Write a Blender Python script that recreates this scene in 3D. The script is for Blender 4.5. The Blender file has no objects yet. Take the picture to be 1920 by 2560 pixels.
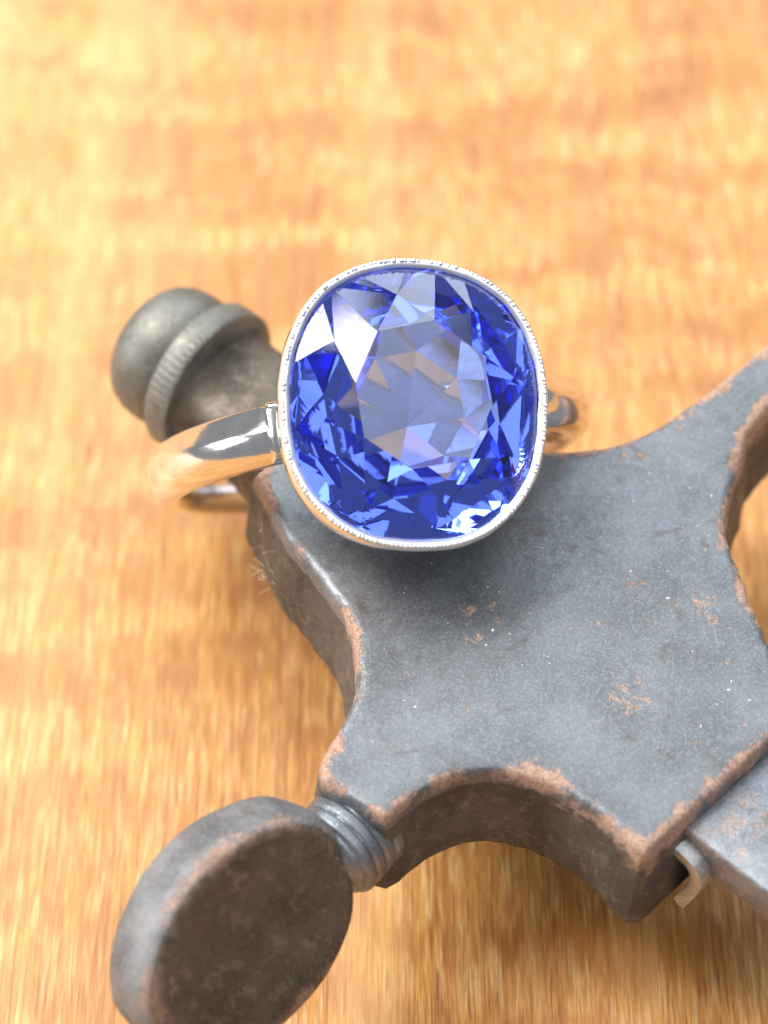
import bpy, bmesh, math, random
from mathutils import Vector, Matrix
random.seed(7)
S = 0.001                                     # everything below is written in millimetres
sc = bpy.context.scene
COL = sc.collection
R = math.radians

# ------------------------------------------------------------------ camera
ELEV = R(53)
cam_d = bpy.data.cameras.new('camera')
cam = bpy.data.objects.new('camera', cam_d); COL.objects.link(cam)
cam.location = Vector((0, -63.6, 94.9)) * S
cam.rotation_euler = (R(90) - ELEV, 0, 0)
cam_d.sensor_fit = 'VERTICAL'; cam_d.sensor_height = 36
cam_d.lens = 18 / math.tan(R(13))
cam_d.clip_start = 0.005; cam_d.clip_end = 10
cam_d.dof.use_dof = True
cam_d.dof.focus_distance = 0.0992
cam_d.dof.aperture_fstop = 32
sc.camera = cam

# ------------------------------------------------------------------ light
w = bpy.data.worlds.new('World'); sc.world = w; w.use_nodes = True
bg = w.node_tree.nodes['Background']
bg.inputs['Color'].default_value = (0.90, 0.95, 1.0, 1)
bg.inputs['Strength'].default_value = 0.25

def lamp(name, d, dist, sx, sy, power, col):
    l = bpy.data.lights.new(name, 'AREA'); l.shape = 'RECTANGLE'; l.size = sx; l.size_y = sy
    l.energy = power; l.color = col
    o = bpy.data.objects.new(name, l); COL.objects.link(o)
    d = Vector(d).normalized()
    o.location = Vector((0, 0, 0.01)) + d * dist
    o.rotation_euler = (-d).to_track_quat('-Z', 'Y').to_euler()
    return o
def window(name, d, dist, nx, ny, pw, ph, gap, power, col):
    # a casement of nx by ny panes, each pane its own lamp
    d = Vector(d).normalized(); q = (-d).to_track_quat('-Z', 'Y')
    for i in range(nx):
        for j in range(ny):
            o = lamp(name, d, dist, pw, ph, power/(nx*ny), col)
            o.location += q @ Vector(((i-(nx-1)/2)*(pw+gap), (j-(ny-1)/2)*(ph+gap), 0))
window('window_light', (-0.58, 0.27, 0.78), 0.8, 2, 2, 0.21, 0.26, 0.03, 10.2, (1.0, 0.97, 0.92))
window('back_window_light', (0.04, 0.74, 0.70), 0.9, 3, 1, 0.24, 0.36, 0.04, 3.6, (0.84, 0.93, 1.0))
lamp('gem_fill_light', (0.36, -0.22, 0.90), 1.0, 0.95, 0.80, 4.0, (0.95, 0.96, 1.0))  # added soft lamp for the pale veil and vivid blues in the gem
lamp('side_fill_light', (-0.95, 0.02, 0.27), 0.9, 0.42, 0.24, 2.3, (0.96, 0.98, 1.0))  # added low lamp for the white stripe on the shank and left-lit rims

vs = sc.view_settings
vs.view_transform = 'Standard'; vs.look = 'None'; vs.exposure = 0.17; vs.gamma = 1.0; vs.use_curve_mapping = False
cy = sc.cycles
cy.max_bounces = 24; cy.transmission_bounces = 24; cy.glossy_bounces = 10; cy.diffuse_bounces = 4
cy.sample_clamp_indirect = 12
cy.use_denoising = True
cy.caustics_refractive = False

# ------------------------------------------------------------------ helpers
def link(name, verts, faces, mat, parent=None, smooth=None, origin=(0, 0, 0), wear=None):
    """one mesh object, verts in mm; smooth = sharp angle in degrees"""
    o3 = Vector(origin)
    me = bpy.data.meshes.new(name)
    me.from_pydata([tuple((Vector(v) - o3) * S) for v in verts], [], [tuple(f) for f in faces])
    bm = bmesh.new(); bm.from_mesh(me)
    bmesh.ops.recalc_face_normals(bm, faces=bm.faces)
    bm.to_mesh(me); bm.free()
    if smooth is not None:
        me.polygons.foreach_set('use_smooth', [True] * len(me.polygons))
        if smooth < 180:
            me.set_sharp_from_angle(angle=R(smooth))
    me.materials.append(mat)
    if wear is not None:
        at = me.attributes.new('wear', 'FLOAT', 'POINT'); at.data.foreach_set('value', [float(x) for x in wear])
    ob = bpy.data.objects.new(name, me); COL.objects.link(ob)
    if parent is not None:
        ob.parent = parent
    else:
        ob.location = o3 * S
    return ob

def thing(name, label, cat, loc):
    o = bpy.data.objects.new(name, None); COL.objects.link(o)
    o.location = Vector(loc) * S
    o.empty_display_size = 0.005
    o['label'] = label; o['category'] = cat
    return o

def rings(secs, cap0=True, cap1=True):
    """loft closed sections (equal count)"""
    n = len(secs[0]); v = [p for s in secs for p in s]; f = []
    for i in range(len(secs) - 1):
        for j in range(n):
            k = (j + 1) % n
            f.append((i*n + j, i*n + k, (i+1)*n + k, (i+1)*n + j))
    if cap0: f.append(tuple(range(n))[::-1])
    if cap1: f.append(tuple((len(secs)-1)*n + j for j in range(n)))
    return v, f

def lathe(org, ax, prof, n=48, wob=None):
    """profile (distance along the axis, radius)"""
    ax = Vector(ax).normalized(); u = ax.cross(Vector((0, 0, 1))).normalized(); q = ax.cross(u)
    secs = []
    for h, r in prof:
        s = []
        for j in range(n):
            a = 2*math.pi*j/n
            rr = r + (wob(h, a) if wob else 0)
            s.append(Vector(org) + ax*h + (u*math.cos(a) + q*math.sin(a))*rr)
        secs.append(s)
    return rings(secs)

def spline(pts, k=5):
    """Catmull-Rom through an open run of 2-D points"""
    out = []
    P = [Vector(p) for p in pts]
    for i in range(len(P) - 1):
        a = P[max(i-1, 0)]; b = P[i]; c = P[i+1]; d = P[min(i+2, len(P)-1)]
        for s in range(k):
            t = s/k
            out.append(0.5*((2*b) + (c-a)*t + (2*a - 5*b + 4*c - d)*t*t + (3*b - a - 3*c + d)*t**3))
    out.append(P[-1])
    return out

# ------------------------------------------------------------------ materials
class NT:
    def __init__(s, name):
        s.m = bpy.data.materials.new(name); s.m.use_nodes = True
        s.t = s.m.node_tree; s.t.nodes.clear()
        s.out = s.n('ShaderNodeOutputMaterial')
    def n(s, typ, ins=None, **kw):
        nd = s.t.nodes.new(typ)
        for k, v in kw.items(): setattr(nd, k, v)
        for k, v in (ins or {}).items(): s.set(nd, k, v)
        return nd
    def set(s, nd, k, v):
        if hasattr(v, 'is_output') or isinstance(v, bpy.types.NodeSocket): s.t.links.new(v, nd.inputs[k])
        else: nd.inputs[k].default_value = v
    def mm(s, scale=(1, 1, 1), loc=(0, 0, 0), rot=(0, 0, 0)):
        tc = s.n('ShaderNodeTexCoord')
        mp = s.n('ShaderNodeMapping', {'Vector': tc.outputs['Object'], 'Scale': tuple(1000*x for x in scale), 'Location': loc, 'Rotation': rot})
        return mp.outputs[0]
    def noise(s, vec, scale, detail=3, rough=0.55, dist=0.0):
        return s.n('ShaderNodeTexNoise', {'Vector': vec, 'Scale': scale, 'Detail': detail, 'Roughness': rough, 'Distortion': dist}).outputs['Fac']
    def ramp(s, fac, lo, hi, a=0.0, b=1.0):
        return s.n('ShaderNodeMapRange', {0: fac, 1: lo, 2: hi, 3: a, 4: b}, clamp=True, interpolation_type='SMOOTHSTEP').outputs[0]
    def math(s, op, a, b=0.0, clamp=False):
        return s.n('ShaderNodeMath', {0: a, 1: b}, operation=op, use_clamp=clamp).outputs[0]
    def mix(s, f, a, b, blend='MIX'):
        nd = s.n('ShaderNodeMix', None, data_type='RGBA', blend_type=blend)
        for i, v in ((0, f), (6, a), (7, b)):
            if isinstance(v, bpy.types.NodeSocket): s.t.links.new(v, nd.inputs[i])
            else: nd.inputs[i].default_value = v if i == 0 else (*v, 1)
        return nd.outputs[2]
    def bsdf(s, **ins):
        b = s.n('ShaderNodeBsdfPrincipled')
        for k, v in ins.items(): s.set(b, k.replace('_', ' '), v)
        s.t.links.new(b.outputs[0], s.out.inputs[0])
        return b
    def bump(s, h, dist, strength=1.0, normal=None):
        b = s.n('ShaderNodeBump', {'Height': h, 'Distance': dist*S, 'Strength': strength})
        if normal is not None: s.set(b, 'Normal', normal)
        return b.outputs[0]

def mat_iron(name, dark, light, rust=1.0, rough=(0.36, 0.5), metal=0.55, soft=1.03, fleck=0.0):
    t = NT(name)
    v = t.mm()
    big = t.noise(v, 0.35, 4, 0.6); mid = t.noise(v, 1.6, 5, 0.65); fine = t.noise(v, 9.0, 4, 0.7)
    c = t.mix(t.ramp(big, 0.3, 0.7), dark, light)
    c = t.mix(t.ramp(fine, 0.42, 0.75, 0, 0.45), c, tuple(x*2.2 for x in light))
    c = t.mix(t.ramp(mid, 0.58, 0.74, 0, 0.28), c, tuple(x*0.6 for x in dark))
    # rust creeping in from the worn edges (distance to the edge is stored on the mesh)
    at = t.n('ShaderNodeAttribute', attribute_name='wear').outputs['Fac']
    pn = t.noise(v, 1.0, 7, 0.78, 0.3)
    gate = t.math('MULTIPLY', t.math('SUBTRACT', t.noise(v, 0.22, 2), 0.5), 0.95)   # long stretches of edge stay clean
    e = t.ramp(t.math('ADD', t.math('ADD', t.math('MULTIPLY', at, 0.5), pn), gate), 0.90, soft, 0, 0.92)
    patch = t.ramp(t.math('ADD', t.math('MULTIPLY', t.noise(v, 0.45, 3), 0.5), t.math('MULTIPLY', t.noise(v, 2.2, 5, 0.7), 0.5)), 0.592, 0.645)
    rm = t.math('MULTIPLY', t.math('MAXIMUM', e, t.math('MULTIPLY', patch, 0.7)), rust, True)
    rc = t.mix(t.ramp(fine, 0.35, 0.65), (0.27, 0.145, 0.09), (0.55, 0.36, 0.27))
    c = t.mix(rm, c, rc)
    if fleck:
        c = t.mix(t.ramp(t.noise(v, 1.3, 3, 0.6), 0.55, 0.66, 0, fleck), c, (0.30, 0.25, 0.17))  # pale flecks: glints off pits painted in, with some olive patches
    # brown grime stains, fine scratches, pale dust flecks
    st = t.ramp(t.noise(v, 0.5, 5, 0.7, 0.6), 0.56, 0.70, 0, 0.55)
    c = t.mix(st, c, (0.105, 0.082, 0.055))
    sc1 = t.ramp(t.noise(t.mm((9.0, 0.35, 3), rot=(0, 0, 0.5)), 1.0, 2), 0.70, 0.76)
    sc2 = t.ramp(t.noise(t.mm((0.4, 8.0, 3), (5, 2, 0), (0, 0, 0.25)), 1.0, 2), 0.71, 0.77)
    c = t.mix(t.math('MULTIPLY', t.math('MAXIMUM', sc1, sc2), 0.35), c, (0.36, 0.37, 0.39))
    vor = t.n('ShaderNodeTexVoronoi', {'Vector': v, 'Scale': 1.5, 'Randomness': 1.0}).outputs['Distance']
    fl = t.math('MULTIPLY', t.ramp(vor, 0.085, 0.05), t.ramp(t.noise(v, 2.3, 2), 0.5, 0.6))
    c = t.mix(t.math('MULTIPLY', fl, 0.55), c, (0.62, 0.60, 0.56))
    ro = t.math('ADD', t.ramp(mid, 0.3, 0.7, *rough), t.math('MULTIPLY', rm, 0.3))
    me = t.math('MULTIPLY', t.math('SUBTRACT', 1.0, t.math('MAXIMUM', rm, fl)), metal)
    h = t.math('ADD', t.math('MULTIPLY', mid, 0.25), t.math('ADD', t.math('MULTIPLY', fine, 0.22), t.math('MULTIPLY', rm, -0.35)))
    nb = t.bump(h, 0.10, 0.5)
    t.bsdf(Base_Color=c, Roughness=ro, Metallic=me, Normal=nb)
    return t.m

M = {}
M['iron'] = mat_iron('iron', (0.125, 0.134, 0.147), (0.182, 0.196, 0.216))
M['iron_side_shaded'] = mat_iron('iron_side_shaded', (0.043, 0.042, 0.040), (0.095, 0.094, 0.090), rust=0.8, rough=(0.45, 0.65), metal=0.3, fleck=0.25)  # side walls, their shade put into a darker base colour
M['iron_brown'] = mat_iron('iron_brown', (0.060, 0.050, 0.040), (0.13, 0.105, 0.08), rust=0.75, rough=(0.42, 0.65), metal=0.45, soft=1.2, fleck=0.3)
M['iron_bar'] = mat_iron('iron_bar', (0.14, 0.155, 0.18), (0.24, 0.26, 0.29), rust=0.5, rough=(0.3, 0.5), metal=0.75)
M['iron_grey'] = mat_iron('iron_grey', (0.105, 0.104, 0.09), (0.20, 0.196, 0.175), rust=0.35, rough=(0.42, 0.58), metal=0.45)
M['iron_rim'] = mat_iron('iron_rim', (0.09, 0.09, 0.095), (0.22, 0.225, 0.235), rust=0.9, rough=(0.48, 0.65), metal=0.35, soft=1.2)
M['steel'] = mat_iron('steel', (0.40, 0.41, 0.40), (0.60, 0.62, 0.62), rust=0.2, rough=(0.3, 0.5), metal=0.7)

t = NT('platinum')
v = t.mm()
t.bsdf(Base_Color=(0.89, 0.87, 0.865, 1), Metallic=1.0, Roughness=t.ramp(t.noise(v, 1.2, 4), 0.3, 0.7, 0.08, 0.16),
       Normal=t.bump(t.math('ADD', t.noise(v, 0.8, 3), t.math('MULTIPLY', t.noise(t.mm((2, 14, 9)), 1.0, 3), 0.12)), 0.03, 0.4))
M['platinum'] = t.m

t = NT('platinum_lip')
v = t.mm()
t.bsdf(Base_Color=(0.95, 0.96, 0.97, 1), Metallic=1.0, Roughness=0.42, Normal=t.bump(t.noise(v, 6.0, 3), 0.03, 0.4))
M['platinum_lip'] = t.m

t = NT('sapphire')
t.bsdf(Base_Color=(0.52, 0.66, 1.0, 1), Roughness=0.0, IOR=1.77, Transmission_Weight=1.0)
va = t.n('ShaderNodeVolumeAbsorption', {'Color': (0.03, 0.24, 0.998, 1), 'Density': 110.0})
t.t.links.new(va.outputs[0], t.out.inputs['Volume'])
M['sapphire'] = t.m

t = NT('lint')
t.bsdf(Base_Color=(0.58, 0.49, 0.33, 1), Roughness=0.8)
M['lint'] = t.m
t = NT('dust')
t.bsdf(Base_Color=(0.80, 0.79, 0.76, 1), Roughness=0.8)
M['dust'] = t.m

# varnished wood, grain along y, cross figure along x
t = NT('wood')
v = t.mm()
cx = t.n('ShaderNodeSeparateXYZ', {0: v})
col = t.noise(t.mm((0.95, 0.015, 1)), 1.0, 4, 0.65)                # shifts each strand of grain a little
wob = t.noise(t.mm((0.045, 0.03, 1)), 1.0, 2)
yy = t.math('ADD', cx.outputs[1], t.math('ADD', t.math('MULTIPLY', col, 7.0), t.math('MULTIPLY', wob, 12.0)))
fv = t.n('ShaderNodeCombineXYZ', {0: t.math('MULTIPLY', cx.outputs[0], 0.06), 1: t.math('MULTIPLY', yy, 0.25), 2: 0.0}).outputs[0]
fig = t.noise(fv, 1.0, 2, 0.5)
str1 = t.noise(t.mm((0.8, 0.012, 1)), 1.0, 4, 0.6)
str2 = t.noise(t.mm((4.2, 0.10, 1)), 1.0, 4, 0.65)
pore = t.noise(t.mm((7.5, 0.28, 1), (2, 5, 0)), 1.0, 2, 0.5)
dash = t.noise(t.mm((3.2, 0.24, 1), (3, 9, 0)), 1.0, 3, 0.55)
wide = t.noise(t.mm((0.16, 0.005, 1), (1.7, 0, 0)), 1.0, 2)
c = t.mix(t.ramp(fig, 0.37, 0.60), (0.43, 0.160, 0.042), (0.65, 0.305, 0.088))
c = t.mix(t.ramp(str1, 0.40, 0.62, 0, 0.45), c, (0.74, 0.38, 0.085))
c = t.mix(t.ramp(str2, 0.46, 0.64, 0, 0.5), c, (0.30, 0.098, 0.016))
lit = t.math('MULTIPLY', t.ramp(dash, 0.47, 0.62), t.ramp(fig, 0.36, 0.62, 0.15, 0.7))
c = t.mix(lit, c, (0.84, 0.53, 0.23))
fib = t.noise(t.mm((11.0, 0.55, 1), (7, 1, 0)), 1.0, 2, 0.5)
c = t.mix(t.ramp(fib, 0.44, 0.58, 0, 0.42), c, (0.30, 0.105, 0.026))
c = t.mix(t.ramp(pore, 0.57, 0.66, 0, 0.65), c, (0.25, 0.085, 0.02))
c = t.mix(t.ramp(wide, 0.50, 0.70, 0, 0.32), c, (0.86, 0.54, 0.24))
# blown-out brightness on the left, put into the wood colour
left_bright = t.ramp(t.math('ADD', cx.outputs[0], t.math('MULTIPLY', t.math('SUBTRACT', str1, 0.5), 14.0)), -4.0, -18.0, 0, 0.12)
c = t.mix(left_bright, c, (0.87, 0.57, 0.24))
h = t.math('ADD', t.math('MULTIPLY', str2, 0.6), t.math('MULTIPLY', dash, 0.4))
t.bsdf(Base_Color=c, Roughness=t.ramp(str2, 0.3, 0.7, 0.36, 0.5), Specular_IOR_Level=0.42, Normal=t.bump(h, 0.09, 0.6))
M['wood'] = t.m

# ------------------------------------------------------------------ table
def rect(x0, x1, y0, y1, z0, z1):
    v = [(x0,y0,z0),(x1,y0,z0),(x1,y1,z0),(x0,y1,z0),(x0,y0,z1),(x1,y0,z1),(x1,y1,z1),(x0,y1,z1)]
    return v, [(0,3,2,1),(4,5,6,7),(0,1,5,4),(1,2,6,5),(2,3,7,6),(3,0,4,7)]
tb = link('table_top', *rect(-110, 110, -90, 160, -18, 0), M['wood'])
tb['kind'] = 'structure'

# ------------------------------------------------------------------ hand vise
PZ = 12.4; TH = 5.7; AZ = PZ - 2.75
vise = thing('hand_vise', 'dark grey old iron hand vise with rusty worn edges lying on the wooden table', 'vise', (2, -6, 0))
VO = (2, -6, 0)

A_AX = Vector((-0.77, 0.64, 0)).normalized(); A_SIDE = Vector((0.64, 0.77, 0)).normalized()
a0 = Vector((-6.11, 0.77, 0)); a1 = a0 + A_SIDE*8.0
AB = spline([(-6.11,0.77), (-4.8,-2.13), (-3.96,-3.68), (-3.08,-4.9), (-1.91,-6.77), (-1.33,-8.53), (-1.17,-10.24), (-1.31,-11.69), (-1.8,-12.87), (-2.39,-14.04), (-2.73,-15.08)])
BE = [(-2.66,-15.65), (-2.39,-15.98), (-0.34,-17.4), (0.05,-17.54), (0.34,-17.36)]
BC = spline([(0.79,-16.89), (1.79,-16.1), (3.38,-15.37), (4.97,-15.26), (6.34,-15.61), (7.69,-16.28), (8.83,-17.11), (9.75,-18.06), (10.47,-18.94)])
CE = [(10.75,-19.22), (10.95,-19.22), (16.6,-13.81), (19.26,-11.26), (19.4,-10.91)]
CD = spline([(19.16,-10.62), (17.89,-9.64), (17.14,-8.65), (16.81,-7.28), (16.47,-5.75), (16.11,-4.2), (15.84,-2.34), (16.18,-0.45), (16.9,1.48)])
DE = [(17.28, 3.17), (18.54, 4.89), (21.02, 7.66), (24.93, 11.67), (25.12, 12.16)] + [(23.46, 13.82), (21.11, 11.28), (18.97, 9.08), (16.49, 6.68), (14.86, 5.17)]
DA = spline([(13.39,3.9), (12.19,3.17), (10.37,2.48), (8.16,2.26), (5.86,2.67), (2.93,4.04), (0.59,5.41), (a1.x, a1.y)])
outl = [Vector((p[0], p[1])) for p in AB + BE + BC + CE + CD + DE + DA]
def dense(pts, step=0.45):
    out = []
    for i, p in enumerate(pts):
        q = pts[(i+1) % len(pts)]; d = (q-p).length
        if d < 1e-3: continue
        k = max(1, int(d/step))
        for s in range(k): out.append(p + (q-p)*s/k)
    return out
outl = dense(outl)
def offset(pts, d):
    out = []
    n = len(pts)
    for i in range(n):
        a, b, c = pts[i-1], pts[i], pts[(i+1) % n]
        e1 = (b-a).normalized(); e2 = (c-b).normalized()
        n1 = Vector((e1.y, -e1.x)); n2 = Vector((e2.y, -e2.x))
        m = n1 + n2
        if m.length < 1e-6: m = n1
        m.normalize()
        k = d / max(0.55, m.dot(n1))
        out.append(b + m*k)
    return out
area = sum(outl[i-1].x*outl[i].y - outl[i].x*outl[i-1].y for i in range(len(outl)))
if area < 0: outl.reverse()
secs = []
for d, z in ((-0.40, -0.005), (-0.20, -0.03), (-0.06, -0.13), (0.02, -0.32), (0.12, -0.9), (0.30, -2.4), (0.52, -4.2), (0.58, -5.0), (0.48, -5.5), (0.2, -TH)):
    s = []
    for i, p in enumerate(offset(outl, d)):
        jit = 0.0 if z == 0 else 0.035*math.sin(i*1.7 + z*3) + 0.03*math.sin(i*0.63)
        q = p + (p - outl[i])*0 + Vector((jit, jit*0.6))
        s.append((q.x, q.y, PZ + z))
    secs.append(s)
v_, f_ = rings(secs, False, True)
from mathutils.geometry import delaunay_2d_cdt
nb0 = len(outl)
bnd = [Vector((p[0], p[1])) for p in secs[0]]
def edge_dist(p):
    b = 1e9
    for q in outl:
        d = (q.x-p.x)**2 + (q.y-p.y)**2
        if d < b: b = d
    return math.sqrt(b)
def in_poly(p, poly):
    c = False
    for i in range(len(poly)):
        a, b = poly[i-1], poly[i]
        if (a.y > p.y) != (b.y > p.y) and p.x < (b.x-a.x)*(p.y-a.y)/(b.y-a.y)+a.x: c = not c
    return c
inner = []; idist = []
yy_ = -19.5
while yy_ < 16:
    xx_ = -8.0
    while xx_ < 26:
        p = Vector((xx_ + random.uniform(-.1, .1), yy_ + random.uniform(-.1, .1)))
        if in_poly(p, outl):
            d = edge_dist(p)
            if d > 0.62: inner.append(p); idist.append(d)
        xx_ += 0.5
    yy_ += 0.5
cv, ce, cf, ov, oe, of = delaunay_2d_cdt(bnd + inner, [(i, (i+1) % nb0) for i in range(nb0)], [], 1, 1e-6)
wear = []
for k, s in enumerate(secs):
    wear += [(0.85, 0.95, 1.0, 1.0, 0.75, 0.3, 0.15, 0.45, 0.5, 0.3)[k]]*nb0
remap = {}
for i, p in enumerate(cv):
    src = ov[i][0] if ov[i] else -1
    if 0 <= src < nb0: remap[i] = src
    else:
        d = edge_dist(p)
        remap[i] = len(v_)
        v_.append((p.x, p.y, PZ + 0.02*math.sin(p.x*0.9+0.4)*math.sin(p.y*0.7) - 0.004))
        wear.append(max(0.0, 1 - d/1.35))
f_ += [tuple(remap[i] for i in q) for q in cf]
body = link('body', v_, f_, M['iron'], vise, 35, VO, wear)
body.data.materials.append(M['iron_side_shaded'])                     # shade of the side walls painted in as darker, rougher iron
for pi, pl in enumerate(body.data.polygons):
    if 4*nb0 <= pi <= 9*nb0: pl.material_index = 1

# arm towards the domed knob: tapers from the plate into a round neck
FL = Vector((-8.24, 8.52, AZ))                                  # flange centre, face towards the plate
secs = []
st = a0 + A_SIDE*4.0 - A_AX*1.4; st.z = AZ
L_ = (FL - st).dot(A_AX); mid_off = (FL - st) - A_AX*L_
for i in range(15):
    s_ = i/14
    cpt = st + A_AX*(L_*s_) + mid_off*(s_*s_*(3-2*s_))
    hw = 3.6*(1-s_) + 2.9*s_ + 0.55*max(0, (s_-0.75)/0.25)**2
    ht = 2.70*(1-s_) + 1.9*s_ + 0.5*max(0, (s_-0.8)/0.2)**2
    ex = 7*(1-s_) + 3.0*s_
    sec = []
    for j in range(40):
        a = 2*math.pi*j/40; ca, sa = math.cos(a), math.sin(a)
        rr = (abs(ca)**ex + abs(sa)**ex)**(-1/ex)
        sec.append(cpt + A_SIDE*(hw*ca*rr) + Vector((0, 0, ht*sa*rr)))
    secs.append(sec)
link('arm', *rings(secs), M['iron_brown'], vise, 40, VO)

knob = link('knob', *lathe(FL, A_AX, [(1.2,3.15),(1.6,3.27),(1.95,3.50),(2.4,3.63),(3.1,3.67),(3.8,3.59),(4.4,3.34),(4.85,2.91),(5.18,2.29),(5.38,1.53),(5.48,0.76),(5.5,0.05)], 64), M['iron_grey'], vise, 60, VO)
fl = link('flange', *lathe(FL, A_AX, [(-0.02,0.96),(0.0,3.60),(0.08,3.94),(0.2,4.03),(1.3,4.06),(1.45,3.98),(1.55,3.74),(1.58,2.88)], 264,
      wob=lambda h, a: 0.026*math.sin(a*66)*(0.6+0.4*math.sin(2.3*a)) if 0.15 < h < 1.35 else 0), M['iron_grey'], knob, 35, VO)

# slide bar and jaw at the lower right
C_AX = Vector((0.73, -0.68, 0)).normalized(); C_SIDE = Vector((0.68, 0.73, 0)).normalized()
def bar(c0, length, width, z0, z1, bv=0.18, start=-1.5):
    """bar along C_AX; c0 is the near corner on the near long edge"""
    secs = []
    pr = [(bv,z0),(width-bv,z0),(width,z0+bv),(width,z1-bv),(width-bv*0.4,z1-bv*0.35),(width-bv,z1),(bv,z1),(bv*0.4,z1-bv*0.35),(0,z1-bv),(0,z0+bv)]
    for s_ in [start + (length-start)*k/24 for k in range(25)]:
        secs.append([Vector((c0[0], c0[1], 0)) + C_AX*s_ + C_SIDE*a + Vector((0, 0, z)) for a, z in pr])
    return rings(secs)
link('slide_bar', *bar((12.9, -17.66), 17, 7.4, PZ - 3.2, PZ - 1.05), M['iron_bar'], vise, 40, VO, [0.1,0.1,0.6,0.8,0.9,0.6,0.6,0.9,0.8,0.6]*25)
link('jaw', *bar((11.93, -18.64), 22, 9.4, 0.0, PZ - 0.7, 0.4, 17.02), M['iron'], vise, 40, VO)

# bent spring clip beside the bar
secs = []
path = [(-0.6,8.5),(0.2,8.45),(0.75,8.3),(1.1,7.95),(1.26,7.4),(1.22,6.8),(1.05,6.1),(0.86,5.4),(0.68,4.7)]
for i, (s_, z) in enumerate(path):
    p = path[max(i-1,0)]; q = path[min(i+1,len(path)-1)]
    tx, tz = q[0]-p[0], q[1]-p[1]; l = math.hypot(tx, tz); nx, nz = tz/l, -tx/l
    c0 = Vector((12.46, -18.15,0))
    th = 0.3
    sec = []
    for a, b in ((0,-th),(1.5,-th),(1.57,0),(1.5,th),(0,th),(-0.07,0)):
        sec.append(c0 + C_AX*(s_ + nx*b) + C_SIDE*a + Vector((0, 0, z + nz*b + PZ - 10.5)))
    secs.append(sec)
link('spring_clip', *rings(secs), M['steel'], vise, 45, VO)

# thumb screw: threaded neck and coin shaped head
B_AX = Vector((-0.64, -0.77, 0)).normalized()
b0 = Vector((-1.32, -16.68, AZ - 0.15))
screw = None
n = 72; pitch = 0.62; secs = []
for i in range(54):
    h = -0.8 + i*0.055
    ph = h/pitch
    s = []
    u = B_AX.cross(Vector((0,0,1))).normalized(); q = B_AX.cross(u)
    for j in range(n):
        a = 2*math.pi*j/n
        w_ = (ph + j/n) % 1.0
        tri = 1 - abs(2*w_-1)
        r = 2.12 + 0.11*min(1.0, tri*2.4) + 0.03*math.sin(3*a + h*2) * math.sin(2*a)
        if h > 1.25: r = r - 0.9*(h-1.25)**1.5                   # runs down into the head
        s.append(b0 + B_AX*h + (u*math.cos(a) + q*math.sin(a))*r)
    secs.append(s)
neck = link('thumb_screw', *rings(secs), M['iron_bar'], vise, 50, VO)
PHI = 0.54
c_, s_ = math.cos(-0.143), math.sin(-0.143)
hx = Vector((B_AX.x*c_ - B_AX.y*s_, B_AX.x*s_ + B_AX.y*c_, 0))     # the head has been bent a little on its neck
nd = Vector((-hx.y*math.cos(PHI), hx.x*math.cos(PHI), math.sin(PHI)))
e2 = nd.cross(hx); e2 = e2 if e2.z > 0 else -e2
ou = hx*math.cos(-0.237) + e2*math.sin(-0.237); ow = -hx*math.sin(-0.237) + e2*math.cos(-0.237)
dc = b0 + hx*6.8 + Vector((0, 0, 0.15))
secs = []
for h, r in ((-1.75,.05),(-1.78,.5),(-1.7,.82),(-1.45,.94),(-1.07,.985),(-0.3,1.0),(0.6,1.0),(1.15,.988),(1.5,.962),(1.72,.925),(1.8,.87),(1.76,.75),(1.64,.45),(1.6,.05)):
    s = []
    for j in range(72):
        a = 2*math.pi*j/72
        rr = r*(1 + 0.010*math.sin(3*a+0.5) + 0.008*math.sin(5*a) + 0.004*math.sin(11*a+h))
        s.append(dc + nd*h + ou*(math.cos(a)*rr*5.8) + ow*(math.sin(a)*rr*4.65))
    secs.append(s)
DW = (0, 0, 0.3, 0.6, 0.5, 0.4, 0.45, 0.7, 1.0, 1.0, 1.0, 0.5, 0.1, 0.05)
disc = link('thumb_disc', *rings(secs), M['iron_brown'], neck, 60, VO, [x for x in DW for _ in range(72)])
disc.data.materials.append(M['iron_rim'])
for pi, pl in enumerate(disc.data.polygons):
    if pi < 13*72 and 2 <= pi//72 <= 8: pl.material_index = 1

# lower jaw under the plate, standing on the table
secs = []
for k_, z in ((0.92, 0.0), (1.0, 0.3), (1.0, PZ - TH - 0.3), (0.96, PZ - TH + 0.05)):
    secs.append([Vector((7.2, -4.2, z)) + C_AX*(x*k_) + C_SIDE*(y*k_) for x, y in
                 [(4.2*math.copysign(abs(math.cos(a))**0.3, math.cos(a)), 3.6*math.copysign(abs(math.sin(a))**0.3, math.sin(a))) for a in [2*math.pi*q/32 for q in range(32)]]])
link('lower_jaw', *rings(secs), M['iron_brown'], vise, 40, VO)

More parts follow.
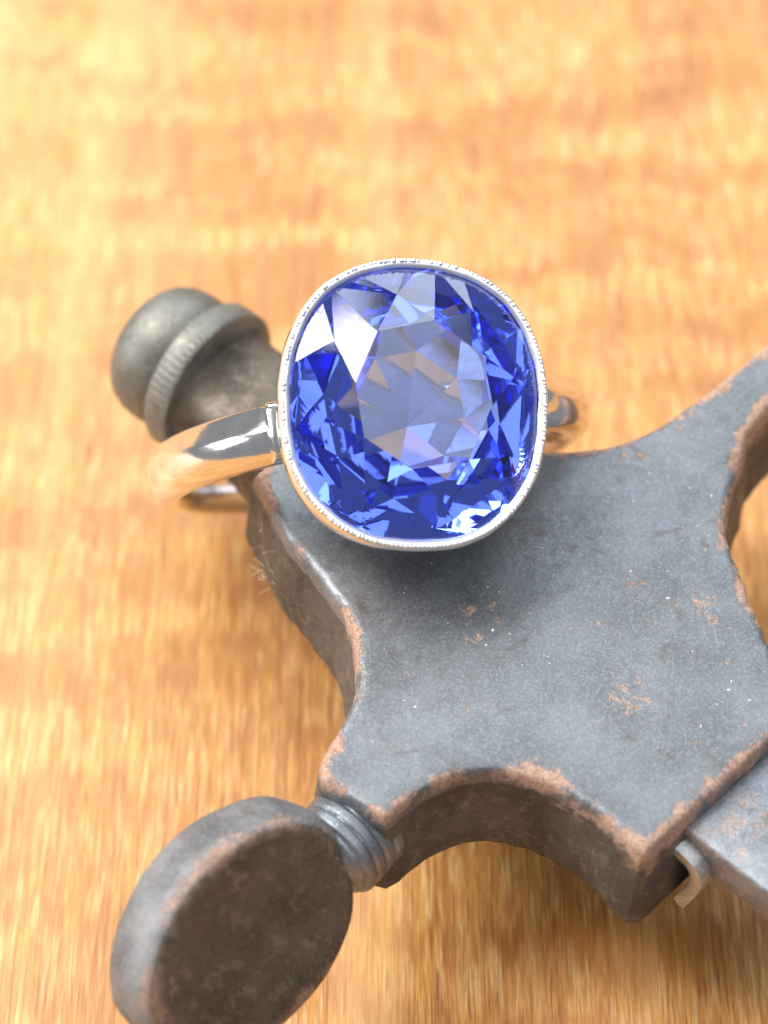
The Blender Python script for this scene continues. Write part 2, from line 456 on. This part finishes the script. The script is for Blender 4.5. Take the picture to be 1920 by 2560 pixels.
# dust lying on the plate
def blob(c, r, sq=0.5, n=6):
    v = [(c[0], c[1], c[2]+r*sq)]; f = []
    ph = random.random()*6
    el = 0.6 + random.random()*0.8
    for j in range(n):
        a = 2*math.pi*j/n + ph
        v.append((c[0]+r*math.cos(a)*el, c[1]+r*math.sin(a)/el, c[2]-0.02))
    for j in range(n): f.append((0, 1+j, 1+(j+1) % n))
    return v, f
DV, DF = [], []
def inside(p, poly):
    c = False
    for i in range(len(poly)):
        a, b = poly[i-1], poly[i]
        if (a.y > p.y) != (b.y > p.y) and p.x < (b.x-a.x)*(p.y-a.y)/(b.y-a.y)+a.x: c = not c
    return c
poly_in = offset(outl, -0.6)
cnt = 0
while cnt < 230:
    p = Vector((random.uniform(-4, 19), random.uniform(-18, 4)))
    if not inside(p, poly_in): continue
    r = 0.014 + 0.065*random.random()**4
    v_, f_ = blob((p.x, p.y, PZ), r)
    o = len(DV); DV += v_; DF += [tuple(i+o for i in q) for q in f_]; cnt += 1
dust = link('dust', DV, DF, M['dust'], vise, None, VO); dust['kind'] = 'stuff'

# ------------------------------------------------------------------ ring
BC_ = Vector((1.326, -0.811, 19.506))
nz = Vector((0.18492, -0.47690, 0.85928)).normalized()
tx = Vector((0.96852, 0.23671, -0.07705)); tx = (tx - nz*tx.dot(nz)).normalized()
fy = nz.cross(tx)
def W(x, y, z): return BC_ + tx*x + fy*y + nz*z
RING_H = 11.42; RR = 10.0
base = W(0, 0, -RING_H - RR - 0.9)
ring = thing('ring', 'polished white metal ring with a large cushion cut blue sapphire, slipped over the vise arm', 'ring', (base.x, base.y, 0))
RO = (base.x, base.y, 0)

ROT = R(-11); GA, GB, EXP = 5.78, 6.28, 2.3
def cush(a, k=1.0, add=0.0):
    """cushion outline point at angle a (local ring axes)"""
    ca, sa = math.cos(a), math.sin(a)
    r = ((abs(ca)/GA)**EXP + (abs(sa)/GB)**EXP)**(-1/EXP)
    r = r*k + add
    x, y = r*ca, r*sa
    return x*math.cos(ROT) - y*math.sin(ROT), x*math.sin(ROT) + y*math.cos(ROT)

# gemstone
GV, GF = [], []
def gv(x, y, z): GV.append(W(x, y, z)); return len(GV)-1
def jit(k): return 1 + random.uniform(-k, k)
CH, TK = 2.0, 0.53
F0 = R(15)
A8 = [2*math.pi*k/8 + F0 for k in range(8)]
hs = math.pi/8
SUB = 4                                                     # girdle points per 22.5 degrees
NG = 16*SUB
gird_t = [gv(*cush(2*math.pi*j/NG + F0), 0.06) for j in range(NG)]
gird_b = [gv(*cush(2*math.pi*j/NG + F0), -0.06) for j in range(NG)]
T = [gv(*cush(A8[k]+hs, TK*jit(0.03)), CH) for k in range(8)]
Sx = [gv(*cush(A8[k]+random.uniform(-.03,.03), 0.75*jit(0.03)), CH*0.60*jit(0.03)) for k in range(8)]
GF.append(tuple(T))
for k in range(8):
    GF.append((T[k-1], Sx[k], T[k]))                        # star
    g = ((2*k+1)*SUB) % NG
    GF.append((T[k], Sx[k], gird_t[g])); GF.append((T[k], gird_t[g], Sx[(k+1) % 8]))   # kite
    for side in (0, 1):
        g0 = (2*k-1+side)*SUB
        for q in range(SUB): GF.append((Sx[k], gird_t[(g0+q) % NG], gird_t[(g0+q+1) % NG]))
for j in range(NG): GF.append((gird_t[j], gird_b[j], gird_b[(j+1) % NG], gird_t[(j+1) % NG]))
# pavilion: girdle -> belt of triangles -> step -> shallow fan to an off-centre culet
P1 = [gv(*cush(A8[k] + random.uniform(-.04,.04), 0.74*jit(0.03)), -2.25*jit(0.03)) for k in range(8)]
P2 = [gv(*cush(A8[k] + hs + random.uniform(-.05,.05), 0.43*jit(0.04)), -3.55*jit(0.02)) for k in range(8)]
cu = gv(-0.15, -0.75, -4.35)
for k in range(8):
    g = ((2*k+1)*SUB) % NG
    for side in (0, 1):
        g0 = (2*k-1+side)*SUB
        for q in range(SUB): GF.append((P1[k], gird_b[(g0+q+1) % NG], gird_b[(g0+q) % NG]))
    GF.append((P1[k], P1[(k+1) % 8], gird_b[g]))
    GF.append((P1[k], P2[k], P1[(k+1) % 8]))
    GF.append((P1[k], P2[k-1], P2[k]))
    GF.append((P2[k-1], cu, P2[k]))
gem = link('gemstone', GV, GF, M['sapphire'], ring, None, RO)
gem['label'] = 'cushion cut blue sapphire with violet and cyan flashes'

# bezel cup
NB = 160
secs = []
for add, k, z in ((0.03,1.0,-0.9),(0.015,1.0,-0.2),(-0.20,1.0,0.24),(-0.10,1.0,0.35),(0.10,1.0,0.39),(0.19,1.0,0.35),(0.25,1.0,0.2),(0.28,1.0,-0.05),(0.28,1.0,-0.5),(0.26,0.985,-1.4),(0.25,0.95,-2.6),(0.2,0.90,-3.5),(0.1,0.84,-4.3),(0.0,0.78,-4.5),(-0.5,0.60,-4.55),(-0.55,0.60,-4.35),(-0.5,0.80,-4.0),(-0.3,0.90,-3.0),(-0.25,0.95,-1.8)):
    secs.append([W(*cush(2*math.pi*j/NB, k, add + (0.02*math.sin(j*0.35)+0.012*math.sin(j*0.9) if -0.1 < z < 0.4 else 0)), z) for j in range(NB)])
v_, f_ = rings(secs, False, False)
n = NB; last = (len(secs)-1)*n
for j in range(n): f_.append((last+j, last+(j+1) % n, (j+1) % n, j))
bez = link('bezel', v_, f_, M['platinum'], ring, 50, RO)
bez.data.materials.append(M['platinum_lip'])
for pi, pl in enumerate(bez.data.polygons):
    if 1 <= pi//NB <= 6: pl.material_index = 1

# milgrain: a row of tiny beads along the lip
MV, MF = [], []
NM = 205
pts = []
def lip(a): return cush(a, 1.0, 0.115)
fine = [lip(2*math.pi*i/4000) for i in range(4001)]
acc = [0]
for i in range(4000): acc.append(acc[-1] + math.hypot(fine[i+1][0]-fine[i][0], fine[i+1][1]-fine[i][1]))
j = 0
for m in range(NM):
    s_ = acc[-1]*(m + random.uniform(0, 0.35))/NM
    while acc[j+1] < s_: j += 1
    x, y = fine[j]
    r = 0.098*jit(0.35); o = len(MV)
    ct = (x, y, 0.34 + random.uniform(-0.02, 0.02))
    for lv, (rr, hh) in enumerate(((1.0, -0.3), (0.92, 0.35), (0.55, 0.8))):
        for q in range(8):
            a = 2*math.pi*q/8
            MV.append(W(ct[0]+r*rr*math.cos(a), ct[1]+r*rr*math.sin(a), ct[2]+r*hh))
    MV.append(W(ct[0], ct[1], ct[2]+r))
    for lv in range(2):
        for q in range(8):
            MF.append((o+lv*8+q, o+lv*8+(q+1) % 8, o+(lv+1)*8+(q+1) % 8, o+(lv+1)*8+q))
    for q in range(8): MF.append((o+16+q, o+16+(q+1) % 8, o+24))
mil = link('milgrain_edge', MV, MF, M['platinum_lip'], bez, 180, RO); mil['kind'] = 'stuff'

# shank
secs = []
TH0 = math.acos(5.6/RR)
NSEC = 120
for i in range(NSEC+1):
    a = TH0 - (TH0*2 + math.pi)*i/NSEC                        # right shoulder, down, round to the left shoulder
    up_ = max(0.0, math.sin(a))                              # 0 at the sides, towards 1 at the bezel
    wd = 1.40 - 0.02*up_; hh = 1.0 + 0.12*up_
    sec = []
    for j in range(48):
        b = 2*math.pi*j/48
        cb, sb = math.cos(b), math.sin(b)
        u = wd*math.copysign(abs(cb)**0.85, cb); r = hh*math.copysign(abs(sb)**0.85, sb)
        if r < 0: r *= 0.85
        # flat filed facet on the far shoulder, running out towards the side
        kcut = 1.62 - 0.95*max(0.0, (up_-0.18)/0.6)**0.6 if up_ > 0.18 else 9
        ov = (u*0.55 + r*0.85) - max(kcut, 1.0)
        if ov > 0: u -= 0.55*ov*0.86; r -= 0.85*ov*0.86
        sec.append(W(math.cos(a)*(RR+r), u, math.sin(a)*(RR+r) - RING_H))
    secs.append(sec)
link('shank', *rings(secs), M['platinum'], ring, 35, RO)

# small collars where the shank meets the bezel
for sgn in (-1, 1):
    x0 = sgn*5.72; x1 = sgn*6.28
    vv = []
    for x, g in ((x0, 1.0), (x1-sgn*0.1, 1.0), (x1, 0.93)):
        vv.append([W(x, y*g, -2.95 + z*g) for y, z in [(1.34*math.copysign(abs(math.cos(b))**0.4, math.cos(b)), 1.38*math.copysign(abs(math.sin(b))**0.4, math.sin(b))) for b in [2*math.pi*j/32 for j in range(32)]]])
    link('collar', *rings(vv), M['platinum'], ring, 40, RO)

# ------------------------------------------------------------------ lint caught on the arm's edge
LV, LF = [], []
def fibre(pts, r=0.02):
    P = spline([Vector(p) for p in pts], 5) if False else [Vector(p) for p in pts]
    o = len(LV); n = 4
    for i, p in enumerate(P):
        d = (P[min(i+1, len(P)-1)] - P[max(i-1, 0)]).normalized()
        u = d.cross(Vector((0.3, 0.5, 0.8))).normalized(); q = d.cross(u)
        for j in range(n):
            a = 2*math.pi*j/n
            LV.append(p + (u*math.cos(a)+q*math.sin(a))*r)
    for i in range(len(P)-1):
        for j in range(n):
            LF.append((o+i*n+j, o+i*n+(j+1) % n, o+(i+1)*n+(j+1) % n, o+(i+1)*n+j))
for k in range(20):
    s_ = random.random()
    p0 = Vector((-5.7, -1.8, 12.2)).lerp(Vector((-5.55, -3.5, 8.8)), s_) + Vector((random.gauss(0, 0.15), random.gauss(0, 0.15), random.gauss(0, 0.15)))
    d = Vector((random.gauss(-0.15, 0.5), random.gauss(-0.1, 0.5), random.gauss(0, 0.5)))
    P = [p0]
    for q in range(7):
        d += Vector((random.gauss(0, 0.25), random.gauss(0, 0.25), random.gauss(0, 0.25)))
        P.append(P[-1] + d.normalized()*0.10)
    fibre(P, random.uniform(0.010, 0.020))
lint = link('lint_tuft', LV, LF, M['lint'], None, None, (-6, -2.5, 10))
lint['label'] = 'tuft of pale lint fibres caught on the vise edge below the ring shank'
lint['category'] = 'lint'; lint['kind'] = 'stuff'
